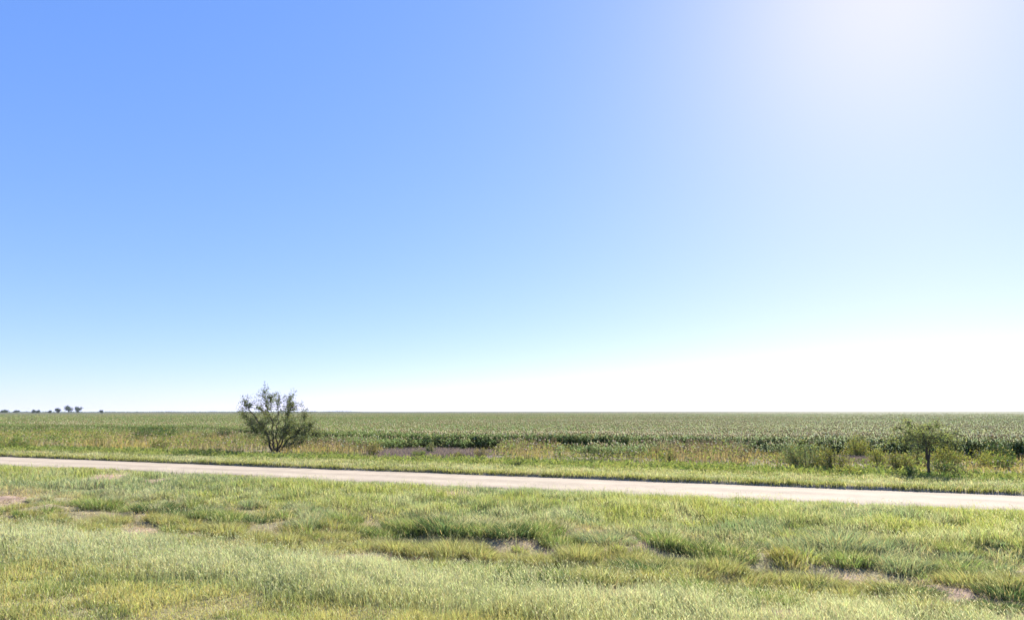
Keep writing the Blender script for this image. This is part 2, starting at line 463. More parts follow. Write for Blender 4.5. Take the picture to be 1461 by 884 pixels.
# photo pixel of the base, kind, size
tus_list = [
 (258, 728, 'dark', 1.35), (282, 731, 'dark', 1.1), (222, 725, 'dark', 1.2), (300, 733, 'green', 1.1), (145, 722, 'green', 1.1), (190, 722, 'green', 1.1), (120, 718, 'green', 1.0), (75, 717, 'green', 1.0),
 (372, 742, 'dark', 1.05), (335, 738, 'green', 1.0), (275, 754, 'olive', 1.0), (318, 760, 'olive', 1.0), (160, 738, 'olive', .95), (75, 740, 'grey', 1.0), (30, 728, 'olive', .9),
 (410, 768, 'olive', .9), (460, 778, 'olive', .9), (365, 766, 'olive', .9), (440, 750, 'grey', 1.0),
 (518, 752, 'dark', 1.15), (545, 755, 'green', 1.1), (555, 768, 'dark', .95), (490, 742, 'green', 1.1), (600, 752, 'green', 1.2), (638, 757, 'dark', 1.25), (585, 748, 'green', 1.15),
 (520, 778, 'olive', .9), (565, 780, 'olive', .85), (610, 785, 'olive', .95), (645, 795, 'olive', 1.0), (680, 797, 'olive', .9), (700, 752, 'grey', 1.1),
 (728, 766, 'dark', 1.2), (752, 763, 'green', 1.1), (770, 760, 'green', 1.0), (688, 762, 'green', 1.0),
 (740, 795, 'olive', .95), (775, 800, 'olive', .95), (800, 803, 'olive', .8), (825, 800, 'olive', .85), (800, 772, 'green', .9),
 (845, 768, 'grey', 1.0), (870, 775, 'grey', .9), (945, 775, 'green', 1.0), (980, 780, 'dark', 1.1), (1010, 784, 'green', 1.1), (1040, 788, 'green', 1.2), (1055, 782, 'dark', 1.0),
 (912, 812, 'dark', 1.0), (935, 814, 'dark', .9), (955, 808, 'olive', .9), (865, 805, 'olive', .85), (838, 812, 'green', .7),
 (690, 826, 'green', .9), (745, 834, 'dark', .75), (720, 822, 'green', .8), (665, 818, 'green', .9), (620, 815, 'green', .9), (815, 838, 'green', .8), (860, 838, 'olive', .85),
 (985, 822, 'olive', .8), (1030, 816, 'olive', .9), (1060, 822, 'olive', .9), (1110, 818, 'olive', .85), (1150, 826, 'dark', .8), (1165, 822, 'olive', .9),
 (1195, 782, 'grey', 1.15), (1160, 788, 'grey', 1.0), (1130, 780, 'grey', 1.0), (1245, 795, 'grey', 1.1), (1285, 803, 'grey', 1.0), (1330, 800, 'grey', 1.1), (1370, 805, 'green', 1.1), (1415, 812, 'grey', 1.0), (1210, 798, 'green', 1.0),
 (1205, 838, 'olive', .75), (1245, 832, 'olive', .85), (1300, 842, 'dark', .75), (1280, 838, 'olive', .85), (1385, 832, 'olive', .9), (1440, 846, 'dark', .85), (1420, 866, 'dark', .7), (1440, 836, 'olive', .9),
 (1085, 856, 'green', .85), (1060, 850, 'green', .85), (990, 852, 'green', .8), (1010, 846, 'green', .9), (1130, 852, 'olive', .8), (1205, 868, 'green', .7), (1320, 872, 'olive', .8), (1270, 866, 'olive', .8), (1040, 868, 'grey', .8), (1370, 878, 'olive', .8),
 (948, 800, 'olive', .8), (900, 792, 'olive', .8), (200, 770, 'olive', .8), (130, 752, 'olive', .9), (240, 742, 'olive', .9), (480, 762, 'olive', .9),
]
def open_front(x, y):
    """ground kept open on the near side of each tussock"""
    m = np.zeros(len(x), bool)
    for px, py, kd, sz in tus_list:
        gx, gy = ground_at(px, py, -0.08)
        m |= (((x - gx) / (0.48 * sz)) ** 2 + ((y - gy + 0.42 * sz) / (0.34 * sz)) ** 2) < 1
    return m

grass = Mesh()
# short turf nearest the camera and the general cover as far as the weeds
N = 1150000
x, y = polar(N, 4.2, 64.0, 1.75)
v = V(x, y)
keep = (v < 32.6) & (rng.random(N) > purple(x, y)) & ~on_road(x, y) & (rng.random(N) > bare(x, y) * 0.88) & (v > 3.0)
tusz = sstep(10.4, 11.4, v) * (1 - sstep(14.6, 16.0, v))
cl = fbm(x * 1.15, y * 1.9, 91, 2)
keep &= rng.random(N) > tusz * (0.93 - 0.5 * sstep(0.6, 0.8, cl))
keep &= ~(open_front(x, y) & (rng.random(N) < 0.8))
x = x[keep]; y = y[keep]; v = v[keep]; N = len(x)
dist = np.hypot(x, y)
big = fbm(x * 0.22, y * 0.38, 92, 3); med = fbm(x * 0.9, y * 1.2, 93, 3); r = rng.random(N)
zA = 1 - sstep(7.8, 9.0, v + 1.0 * (med - 0.5)); zB = sstep(7.8, 9.0, v + 1.0 * (med - 0.5)) * (1 - sstep(10.0, 11.2, v + 1.4 * (med - 0.5)))
zC = sstep(10.0, 11.2, v) * (1 - sstep(15.0, 16.5, v)); zD = sstep(15.0, 16.5, v) * (v < 22.5)
zE = (v > 24) * (1 - sstep(28.3, 29.6, v + 1.2 * (med - 0.5))); zF = sstep(28.3, 29.6, v + 1.2 * (med - 0.5))
cA = mixc(mixc(C_YG, C_YEL, sstep(0.38, 0.62, big)), C_GRN, 0.8 * sstep(0.52, 0.7, med))
cB = mixc(C_PALE, C_BLUE, 0.5 * sstep(0.4, 0.65, med))
cC = mixc(mixc(C_YG, C_OLIVE, sstep(0.4, 0.6, med)), C_DRY, 0.3 + 0.4 * sstep(0.5, 0.75, big))
cD = mixc(mixc(C_YG, C_BLUE, sstep(0.38, 0.6, big)), C_PALE, 0.55 * sstep(0.5, 0.68, med))
cE = 0.82 * mixc(mixc(C_PALE, C_YEL, 0.4 * sstep(0.4, 0.6, big)), mixc(C_GRN, C_YG, sstep(0.4, 0.6, big)), 0.8 * sstep(0.38, 0.58, med))
cF = mixc(np.array([[0.15, 0.215, 0.06]]), C_YG * 0.9, 0.8 * sstep(0.35, 0.6, med))
col = cA * zA[:, None] + cB * zB[:, None] + cC * zC[:, None] + cD * zD[:, None] + cE * zE[:, None] + cF * zF[:, None]
dry = r < (0.14 + 0.1 * zC + 0.12 * zE)
col[dry] = col[dry] * 0.3 + C_DRY * 0.7
col = np.clip(col * (1 + rng.normal(0, 0.2, (N, 1))) * (1 + rng.normal(0, 0.07, (N, 3))), 0.01, 0.8)
lumps = sstep(0.3, 0.7, fbm(x * 1.6, y * 2.0, 97, 2))
h = 0.085 * zA + 0.17 * zB + 0.075 * zC + 0.19 * zD + 0.10 * zE + 0.12 * zF
h = h * rng.uniform(0.55, 1.35, N) * (0.5 + 1.0 * lumps)
h *= 1 - 0.65 * sstep(19.8, 21.0, v) * (v < 23)
wd = 0.0017 + 0.00066 * dist * rng.uniform(0.6, 1.3, N)
az = rng.normal(R(200), 1.8, N)
P = np.stack([x, y, height(x, y) - 0.01], 1)
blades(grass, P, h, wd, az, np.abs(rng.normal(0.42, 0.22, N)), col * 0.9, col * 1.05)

# lesser clumps of coarse grass through the rough part of the verge
nc = 1900
cx, cy = polar(nc, 9.0, 25.0, 1.3)
cv = V(cx, cy)
k = (cv > 10.4) & (cv < 19.4) & (rng.random(nc) < np.where(cv < 16, 0.95, 0.45)) & (vnoise(cx * 1.3, cy * 1.3, 98) > 0.3) & (bare(cx, cy - 0.25) < 0.2) & (bare(cx, cy) < 0.2)
k &= ~open_front(cx, cy)
cx = cx[k]; cy = cy[k]; cv = cv[k]; nc = len(cx); nb = 220
cr_ = rng.uniform(0.09, 0.25, nc); ch_ = (0.12 + 0.9 * cr_) * rng.uniform(0.75, 1.2, nc) * np.where(cv > 16, 0.75, 1)
pal = np.concatenate([C_YG, C_OLIVE, C_GRN, C_BLUE, C_PALE * 0.8])
pk = np.where(cv < 14, rng.choice([0, 1, 1, 2], nc), rng.choice([0, 2, 3, 3, 4], nc))
rr = np.sqrt(rng.random((nc, nb))); th = rng.uniform(0, 6.283, (nc, nb))
ox = rr * np.cos(th) * cr_[:, None] * 1.5; oy = rr * np.sin(th) * cr_[:, None]
x = (cx[:, None] + ox - oy * SL * 0).ravel(); y = (cy[:, None] + oy - ox * SL).ravel(); n = len(x)
col = np.repeat(pal[pk], nb, axis=0) * (1 + rng.normal(0, 0.2, (n, 1))) * (1 + rng.normal(0, 0.07, (n, 3)))
dr = rng.random(n) < 0.15; col[dr] = C_DRY * 0.9
hh = (ch_[:, None] * rng.uniform(0.6, 1.1, (nc, nb)) * (1 - 0.35 * rr ** 2)).ravel()
blades(grass, np.stack([x, y, height(x, y) - 0.02], 1), hh, 0.004 + 0.0004 * np.hypot(x, y), (th + rng.normal(0, 0.6, th.shape)).ravel(),
       np.clip(0.2 + 0.95 * rr * rng.uniform(0.4, 1, rr.shape), 0, 1.1).ravel(), np.clip(col, 0.01, 0.8), np.clip(col * 1.1, 0.01, 0.8))

# grass hanging over the cut bank at the far side of the road
N = 26000
x, y = polar(N * 40, 17.0, 60.0, 1.4)
v = V(x, y); f_ = road_far(W(x, y))
k = (v > f_ + 0.02) & (v < f_ + 0.32)
x = x[k]; y = y[k]; n = len(x)
clb = fbm(x * 1.3, y * 1.3, 99, 2)
k = rng.random(n) < sstep(0.3, 0.6, clb) + 0.25
x = x[k]; y = y[k]; n = len(x); dist = np.hypot(x, y)
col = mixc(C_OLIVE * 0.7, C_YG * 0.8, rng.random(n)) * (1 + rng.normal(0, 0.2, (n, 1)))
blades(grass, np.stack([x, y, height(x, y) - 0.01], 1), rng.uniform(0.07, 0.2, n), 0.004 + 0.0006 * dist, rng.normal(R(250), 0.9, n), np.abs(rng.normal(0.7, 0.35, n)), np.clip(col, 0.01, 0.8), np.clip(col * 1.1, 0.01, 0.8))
# flattened dead thatch between the clumps and over the bare ground
N = 110000
x, y = polar(N, 7.0, 27.0, 1.4)
v = V(x, y)
k = (v < 20.5) & (rng.random(N) < np.where((v > 10.3) & (v < 16), 0.8, 0.12) + 0.5 * bare(x, y))
x = x[k]; y = y[k]; n = len(x); dist = np.hypot(x, y)
col = mixc(np.array([[0.24, 0.18, 0.11]]), C_DRY, rng.random(n)) * (1 + rng.normal(0, 0.2, (n, 1)))
blades(grass, np.stack([x, y, height(x, y) + 0.004], 1), rng.uniform(0.05, 0.16, n), 0.003 + 0.0004 * dist, rng.uniform(0, 6.28, n), rng.uniform(1.1, 1.7, n), np.clip(col, 0.02, 0.7), np.clip(col, 0.02, 0.7))

# pale seed stems of the grass
N = 260000
x, y = polar(N, 4.5, 42.0, 1.7)
v = V(x, y)
med = fbm(x * 0.9, y * 1.2, 93, 3); clm = fbm(x * 1.5, y * 2.1, 95, 2)
pr = 0.12 * (v < 7.6) + 0.95 * sstep(7.4, 8.6, v + (med - .5)) * (1 - sstep(10, 11.2, v + 1.2 * (med - .5))) + 0.1 * (v >= 10.6) * (v < 15.5) + 0.55 * (v >= 15.5) * (v < 21.2) * sstep(0.42, 0.62, clm) + 0.3 * (v > 25.9) * (v < 29)
keep = (rng.random(N) < pr) & ~on_road(x, y) & (rng.random(N) > bare(x, y))
x = x[keep]; y = y[keep]; N = len(x); dist = np.hypot(x, y); v = V(x, y)
hh = rng.uniform(0.15, 0.31, N) * np.where(v < 7.6, 0.7, 1) * np.where(v > 24, 0.5, 1)
az = rng.normal(R(190), 1.9, N); ln = np.abs(rng.normal(0.35, 0.22, N))
P = np.stack([x, y, height(x, y)], 1)
cs = jit((0.42, 0.43, 0.26), N, 0.15)
blades(grass, P, hh, 0.0015 + 0.00028 * dist, az, ln, jit((0.22, 0.26, 0.1), N), cs)
tip = P + np.stack([np.cos(az) * ln * hh * 0.8, np.sin(az) * ln * hh * 0.8, hh * 0.82], 1)
dd = np.stack([np.cos(az) * 0.6, np.sin(az) * 0.6, np.full(N, 0.8)], 1)
leaves(grass, tip, dd, rng.uniform(0.03, 0.065, N), 0.002 + 0.00055 * dist, jit((0.46, 0.46, 0.28), N, 0.14))
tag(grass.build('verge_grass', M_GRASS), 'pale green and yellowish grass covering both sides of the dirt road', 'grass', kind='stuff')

# ------------------------------------------------------------------ tussocks (individuals, copied from a few kinds)
def tussock_data(name, kind, seed):
    m = Mesh()
    nb = 900
    rr = 0.26 * np.sqrt(rng.random(nb)); th = rng.uniform(0, 2 * np.pi, nb)
    ox = rr * np.cos(th) * 1.5; oy = rr * np.sin(th)
    lump = 0.6 + 0.55 * vnoise(ox * 7 + 9 * seed, oy * 7, 3 + seed)
    h = lump * rng.uniform(0.18, 0.30, nb) * (1 - 0.3 * (rr / 0.26) ** 2)
    az = np.arctan2(oy, ox) + rng.normal(0, 0.6, nb)
    ln = np.clip(0.2 + 1.0 * rr / 0.26 * rng.uniform(0.4, 1, nb), 0, 1.15)
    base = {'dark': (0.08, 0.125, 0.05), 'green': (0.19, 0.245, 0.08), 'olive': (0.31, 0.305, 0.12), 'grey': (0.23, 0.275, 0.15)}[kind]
    c = jit(base, nb, 0.22, 0.08)
    dr = rng.random(nb) < 0.15
    c[dr] = jit((0.36, 0.31, 0.15), dr.sum(), 0.2)
    P = np.stack([ox, oy, np.full(nb, -0.02)], 1)
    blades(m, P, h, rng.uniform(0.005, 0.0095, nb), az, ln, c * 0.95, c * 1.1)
    ns = {'dark': 25, 'green': 45, 'olive': 70, 'grey': 90}[kind]
    th = rng.uniform(0, 2 * np.pi, ns); rr = 0.2 * np.sqrt(rng.random(ns))
    P = np.stack([rr * np.cos(th) * 1.4, rr * np.sin(th), np.zeros(ns)], 1)
    hs = rng.uniform(0.22, 0.34, ns); ln = rng.uniform(0.2, 0.9, ns)
    blades(m, P, hs, 0.0038, th, ln, jit((0.25, 0.26, 0.1), ns), jit((0.45, 0.42, 0.25), ns))
    return m.data(name, M_GRASS)

TUS = {k: [tussock_data('grass_tussock', k, 10 * i + s) for s in range(2)] for i, k in enumerate(['dark', 'green', 'olive', 'grey'])}
TLAB = {'dark': 'dark green grass tussock standing out in the verge before the dirt road',
        'green': 'mid green rounded grass tussock in the verge before the dirt road',
        'olive': 'olive and straw coloured grass tussock beside bare soil in the verge',
        'grey': 'grey green seeded grass tussock in the verge nearer the dirt road'}
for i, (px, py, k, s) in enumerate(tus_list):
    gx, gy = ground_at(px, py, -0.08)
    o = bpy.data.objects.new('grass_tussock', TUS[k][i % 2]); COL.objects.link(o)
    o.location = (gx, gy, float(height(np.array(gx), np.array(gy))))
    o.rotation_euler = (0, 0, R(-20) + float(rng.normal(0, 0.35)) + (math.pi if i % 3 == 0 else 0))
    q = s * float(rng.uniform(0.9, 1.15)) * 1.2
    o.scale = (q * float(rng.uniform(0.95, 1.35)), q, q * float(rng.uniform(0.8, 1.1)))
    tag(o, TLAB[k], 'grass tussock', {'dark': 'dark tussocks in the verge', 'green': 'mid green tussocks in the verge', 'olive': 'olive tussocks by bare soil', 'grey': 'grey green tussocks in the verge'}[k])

# ------------------------------------------------------------------ rough weeds between the far verge and the crop (stuff)
weeds = Mesh()
# per viewing direction (photo column): density of orange grass, tan seeded weeds, green leafy weeds, and height
KEY = np.array([
 # px   orange tan  green height
 [-150, 0.8, 0.3, 0.5, 0.7], [0, 0.8, 0.1, 0.7, 0.7], [110, 0.75, 0.15, 0.7, 0.75], [190, 0.55, 0.25, 0.7, 0.7], [300, 0.65, 0.3, 0.6, 0.7], [345, 0.6, 0.5, 0.4, 0.65],
 [430, 0.45, 0.6, 0.5, 0.65], [520, 0.35, 0.65, 0.5, 0.65], [545, 0.06, 0.08, 0.15, 0.25], [705, 0.06, 0.08, 0.15, 0.25], [715, 0.3, 0.65, 0.7, 0.8], [790, 0.35, 0.55, 0.7, 0.8],
 [800, 0.55, 0.1, 0.4, 0.28], [850, 0.5, 0.15, 0.4, 0.32], [910, 0.6, 0.4, 0.5, 0.6], [925, 0.3, 1.0, 0.6, 0.9], [1045, 0.4, 0.95, 0.6, 0.85], [1070, 0.8, 0.3, 0.3, 0.45],
 [1120, 0.7, 0.12, 0.3, 0.36], [1165, 0.3, 0.1, 0.4, 0.3], [1240, 0.3, 0.2, 0.5, 0.3], [1300, 0.5, 0.2, 0.7, 0.5], [1365, 0.7, 0.12, 0.5, 0.32], [1425, 0.8, 0.12, 0.5, 0.32], [1461, 0.7, 0.3, 0.5, 0.5], [1600, 0.7, 0.3, 0.5, 0.5]])
def keyed(x, y, k): return np.interp(730.5 + F_PX * x / np.maximum(y, 1) + 70 * (fbm(x * 0.5, y * 0.6, 161, 3) - 0.5), KEY[:, 0], KEY[:, k])

N = 230000
x, y = polar(N, 18.0, 95.0, 1.3)
v = V(x, y); e = crop_edge(x, y)
nn = fbm(x * 0.35, y * 0.45, 111, 3); n2 = fbm(x * 0.8, y * 0.9, 112, 3)
start = 30.8 + 2.2 * (nn - 0.5) * 2
m0 = (v > start) & (v < e + 1.0)
pu = np.maximum(purple(x, y), 1.1 * np.exp(-(((x + 15.0) / 1.9) ** 2 + ((y - 38.6) / 1.7) ** 2)))
# orange-tan dry grass
k = m0 & (rng.random(N) < keyed(x, y, 1) * sstep(0.42, 0.62, nn) * 1.1) & (rng.random(N) > pu * 0.9)
px_, py_ = x[k], y[k]; n = len(px_)
Hh = keyed(px_, py_, 4) * rng.uniform(0.45, 1.0, n) * (0.65 + 0.7 * n2[k]) * 0.85
dist = np.hypot(px_, py_)
tone = sstep(0.35, 0.65, n2[k])
cc = mixc(np.array([[0.37, 0.275, 0.11]]), np.array([[0.40, 0.35, 0.16]]), tone) * (1 + rng.normal(0, 0.2, (n, 1)))
zo = Hh * rng.uniform(0, 0.5, n)
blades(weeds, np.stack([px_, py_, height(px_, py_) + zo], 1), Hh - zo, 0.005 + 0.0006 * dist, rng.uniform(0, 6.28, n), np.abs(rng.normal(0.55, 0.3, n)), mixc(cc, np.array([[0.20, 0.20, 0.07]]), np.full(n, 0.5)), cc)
# green leafy weeds
green_p = keyed(x, y, 3) * np.clip(0.25 + sstep(0.62, 0.38, nn) if False else 0.25 + (1 - sstep(0.38, 0.6, nn)), 0, 1.2) + 0.9 * (v < 32.4) * (v > 29) * sstep(0.38, 0.58, n2)
k = (v > 29.2) & (v < e + 0.5) & (rng.random(N) < green_p * 0.95) & (rng.random(N) > pu * 0.9)
px_, py_ = x[k], y[k]; n = len(px_); dist = np.hypot(px_, py_)
hmax = np.where(V(px_, py_) < 32.8, 0.19, keyed(px_, py_, 4) * 0.85) * (0.55 + 0.8 * n2[k])
zz = hmax * rng.random(n) ** 0.7
th = rng.uniform(0, 6.28, n); el = rng.uniform(-0.1, 1.2, n)
dd = np.stack([np.cos(th) * np.cos(el), np.sin(th) * np.cos(el), np.sin(el)], 1)
cc = mixc(np.array([[0.12, 0.185, 0.05]]), np.array([[0.24, 0.26, 0.09]]), rng.random(n)) * (1 + rng.normal(0, 0.2, (n, 1)))
leaves(weeds, np.stack([px_, py_, height(px_, py_) + zz], 1), dd, rng.uniform(0.12, 0.24, n), rng.uniform(0.03, 0.06, n) * (0.6 + dist / 60), cc)
# tan and pinkish seeded weeds with pale dots
k = m0 & (v > 32.5) & (rng.random(N) < keyed(x, y, 2) * sstep(0.3, 0.5, n2) * 0.6) & (rng.random(N) > pu * 0.8)
px_, py_ = x[k], y[k]; n = len(px_); dist = np.hypot(px_, py_)
Hh = keyed(px_, py_, 4) * rng.uniform(0.5, 1.15, n) * (0.6 + 0.7 * nn[k])
az = rng.uniform(0, 6.28, n); ln = np.abs(rng.normal(0.22, 0.14, n))
P = np.stack([px_, py_, height(px_, py_)], 1)
cc = mixc(np.array([[0.30, 0.225, 0.14]]), np.array([[0.42, 0.36, 0.23]]), rng.random(n)) * (1 + rng.normal(0, 0.18, (n, 1)))
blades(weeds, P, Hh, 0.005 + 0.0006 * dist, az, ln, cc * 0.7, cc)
tp = P + np.stack([np.cos(az) * ln * Hh, np.sin(az) * ln * Hh, Hh * 0.97], 1)
octas(weeds, tp, rng.uniform(0.02, 0.04, n), rng.uniform(0.03, 0.06, n), cc)
wh = rng.random(n) < 0.10
octas(weeds, tp[wh] + np.array([[0, 0, 0.03]]), 0.045, 0.05, jit((0.66, 0.62, 0.50), wh.sum(), 0.1))
# purple grey dead stems over the bare ground
N = 26000
i = rng.choice(3, N, p=[0.62, 0.26, 0.12]); cx = np.array(PURPLE)[i]
x = cx[:, 0] + cx[:, 2] * rng.normal(0, 0.5, N); y = cx[:, 1] + cx[:, 3] * rng.normal(0, 0.5, N)
k = (purple(x, y) > 0.3); x, y = x[k], y[k]; n = len(x)
cc = mixc(np.array([[0.14, 0.115, 0.13]]), np.array([[0.26, 0.215, 0.235]]), rng.random(n)) * (1 + rng.normal(0, 0.15, (n, 1)))
blades(weeds, np.stack([x, y, height(x, y)], 1), rng.uniform(0.08, 0.34, n), 0.022, rng.uniform(0, 6.28, n), rng.uniform(0.1, 0.9, n), cc * 0.8, cc)
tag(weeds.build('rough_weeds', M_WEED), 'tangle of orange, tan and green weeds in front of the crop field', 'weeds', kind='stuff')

# ------------------------------------------------------------------ crop field (stuff)
crop = Mesh()
def crop_plants(x, y, leafn, wmul, hmul=1.0):
    n = len(x); dist = np.hypot(x, y)
    z = height(x, y)
    big = fbm(x * 0.03, y * 0.02, 131, 3); med = fbm(x * 0.15, y * 0.1, 132, 3)
    H = hmul * rng.uniform(0.86, 1.12, n) * (0.87 + 0.26 * med)
    base = np.stack([x, y, z], 1)
    # stalk
    blades(crop, base, H * 0.95, 0.02 * wmul, rng.uniform(0, 6.28, n), np.full(n, 0.06), jit((0.12, 0.15, 0.05), n), jit((0.16, 0.19, 0.07), n))
    for q in range(leafn):
        th = rng.uniform(0, 6.28, n)
        zk = H * (0.28 + 0.64 * ((q + rng.random(n)) / leafn) ** 0.8)
        L = rng.uniform(0.3, 0.52, n)
        d = np.stack([np.cos(th), np.sin(th), np.zeros(n)], 1)
        side = np.stack([-np.sin(th), np.cos(th), np.zeros(n)], 1)
        p0 = base + np.stack([0 * x, 0 * x, zk], 1)
        rise = rng.uniform(0.12, 0.4, n) * L
        p1 = p0 + d * (L * 0.45)[:, None] + np.stack([0 * x, 0 * x, rise], 1)
        p2 = p0 + d * L[:, None] + np.stack([0 * x, 0 * x, rise - rng.uniform(0.0, 0.45, n) * L], 1)
        patch = fbm(x * 0.045, y * 0.03, 133, 3)
        c = mixc(np.array([[0.13, 0.20, 0.058]]), np.array([[0.225, 0.245, 0.095]]), np.clip(1.6 * patch - 0.3 + rng.normal(0, 0.3, n), 0, 1))
        yl = rng.random(n) < 0.10
        c[yl] = np.array([[0.30, 0.27, 0.10]])
        c = c * (1 + rng.normal(0, 0.16, (n, 1)))
        wv = rng.uniform(0.035, 0.06, n) * wmul
        strip(crop, p0, p1, p2, side, wv * 0.5, wv, c, c * 1.05)
    # heads
    hd = rng.random(n) < (0.25 + 0.55 * sstep(0.35, 0.65, big)) * np.clip(0.55 + dist / 160, 0, 1)
    nh = hd.sum()
    t = rng.random(nh)
    hc = mixc(np.array([[0.33, 0.25, 0.12]]), np.array([[0.46, 0.39, 0.21]]), t) * (1 + rng.normal(0, 0.12, (nh, 1)))
    br = rng.random(nh) < 0.2
    hc[br] = jit((0.62, 0.58, 0.36), br.sum(), 0.1)
    octas(crop, base[hd] + np.stack([0 * x[hd], 0 * x[hd], H[hd] + 0.05], 1), 0.035 * np.sqrt(wmul[hd]) if np.ndim(wmul) else 0.035 * wmul ** 0.5, 0.10, hc)

N = 48000
x, y = polar(N, 28.0, 110.0, 1.6, 47)
k = V(x, y) > crop_edge(x, y)
crop_plants(x[k], y[k], 6, np.clip(np.hypot(x[k], y[k]) / 50, 1.15, 2.2))
# denser rank along the visible front edge
N = 150000
x, y = polar(N, 28.0, 100.0, 1.5, 47)
dv = V(x, y) - crop_edge(x, y)
k = (dv > 0) & (dv < 4.5)
crop_plants(x[k], y[k], 7, np.full(k.sum(), 1.2))
N = 60000
x, y = polar(N, 105.0, 620.0, 1.7, 46)
crop_plants(x, y, 4, np.hypot(x, y) / 55)
# stray plants and rank growth in front of the field
N = 90000
x, y = polar(N, 28.0, 100.0, 1.5, 47)
dv = V(x, y) - crop_edge(x, y)
st_ = fbm(x * 0.22, y * 0.3, 137, 3)
k = (dv < 0) & (dv > -9) & (rng.random(N) < sstep(0.46, 0.64, st_ - 0.018 * np.abs(dv)) * 0.55) & (purple(x, y) < 0.05) & (V(x, y) > 34.5)
crop_plants(x[k], y[k], 6, np.full(k.sum(), 1.0), 0.72)
# far canopy: a closed rolling roof of leaves and heads seen at a grazing angle
ds = []; d_ = 230.0; st = 3.0
while d_ < 8500: ds.append(d_); d_ += st; st *= 1.04
ds = np.array(ds); an = np.radians(np.linspace(-52, 52, 420))
DD, AA = np.meshgrid(ds, an, indexing='ij')
FX = DD * np.sin(AA); FY = DD * np.cos(AA)
FZ = 0.35 + 0.5 * sstep(230, 620, DD) + 0.30 * rng.random(DD.shape)
t = np.clip(0.75 * fbm(FX * 0.012, FY * 0.006, 141, 3) + rng.normal(0, 0.25, DD.shape), 0, 1)
fc = 0.62 * mixc(np.array([[0.125, 0.155, 0.06]]), np.array([[0.25, 0.205, 0.11]]), t.ravel())  # darkened overall: the plants' self-shadow is put into the sheet's colour
n0, n1 = DD.shape; idx = np.arange(n0 * n1).reshape(n0, n1)
a = idx[:-1, :-1]; b = idx[:-1, 1:]; c_ = idx[1:, 1:]; d = idx[1:, :-1]
tr = np.concatenate([np.stack([a, b, c_], -1).reshape(-1, 3), np.stack([a, c_, d], -1).reshape(-1, 3)])
crop.add(np.stack([FX, FY, FZ], -1).reshape(-1, 3), tr, fc)
tag(crop.build('crop_field', M_CROP), 'wide green sorghum field with tan heads reaching the horizon', 'crop field', kind='stuff')

# ------------------------------------------------------------------ woody plants
def limb_path(pts, k=3, wob=0.03):
    """smooth a few control points into a slightly crooked limb"""
    pts = [Vector(p) for p in pts]
    out = []
    for i in range(len(pts) - 1):
        for j in range(k):
            out.append(pts[i].lerp(pts[i + 1], j / k))
    out.append(pts[-1])
    for i in range(1, len(out) - 1):
        out[i] = out[i] * 0.5 + (out[i - 1] + out[i + 1]) * 0.25 + Vector(rng.normal(0, wob, 3))
    return out

def tree(name, label, loc, limbs, r0, leafcol, leaf_l, n_twig, leaves_per, twig_len, start=0.3, bark=(0.085, 0.07, 0.055), droop=0.0, cat='tree', wob=0.03):
    root = tag(empty(name, loc), label, cat)
    tm = Mesh(); cm = Mesh()
    for lp, rs, dens in limbs:
        path = limb_path(lp, wob=wob)
        n = len(path)
        tube(tm, path, [max(rs * (1 - 0.85 * i / (n - 1)), 0.006) for i in range(n)], bark)
        for _ in range(int(n_twig * dens)):
            f = start + (1 - start) * rng.random() ** 0.75
            i = min(int(f * (n - 1)), n - 2)
            p = path[i].lerp(path[i + 1], f * (n - 1) - i)
            t = (path[i + 1] - path[i]).normalized()
            dr = (t * 0.7 + Vector(rng.normal(0, 0.75, 3)) + Vector((0, 0, 0.25 - droop))).normalized()
            L = twig_len * rng.uniform(0.45, 1.25)
            mid = p + dr * L * 0.5 + Vector(rng.normal(0, L * 0.08, 3))
            end = p + dr * L + Vector((0, 0, -droop * L * 0.5)) + Vector(rng.normal(0, L * 0.1, 3))
            tube(tm, [p, mid, end], [0.012, 0.008, 0.003], bark, 4)
            q = leaves_per
            u = rng.uniform(0.15, 1.05, q)[:, None]
            A = np.array(p)[None]; B = np.array(mid)[None]; E_ = np.array(end)[None]
            C = (1 - u) ** 2 * A + 2 * u * (1 - u) * B + u ** 2 * E_ + rng.normal(0, twig_len * 0.09, (q, 3))
            ld = rng.normal(size=(q, 3)) + np.array(dr)[None] * 0.6; ld[:, 2] -= 0.2
            ld /= np.linalg.norm(ld, axis=1, keepdims=True)
            leaves(cm, C, ld, rng.uniform(0.6, 1.3, q) * leaf_l, rng.uniform(0.3, 0.5, q) * leaf_l, jit(leafcol, q, 0.25, 0.08))
    tm.build('trunk', M_BARK, root, smooth=True)
    cm.build('crown', M_LEAF, root)
    return root

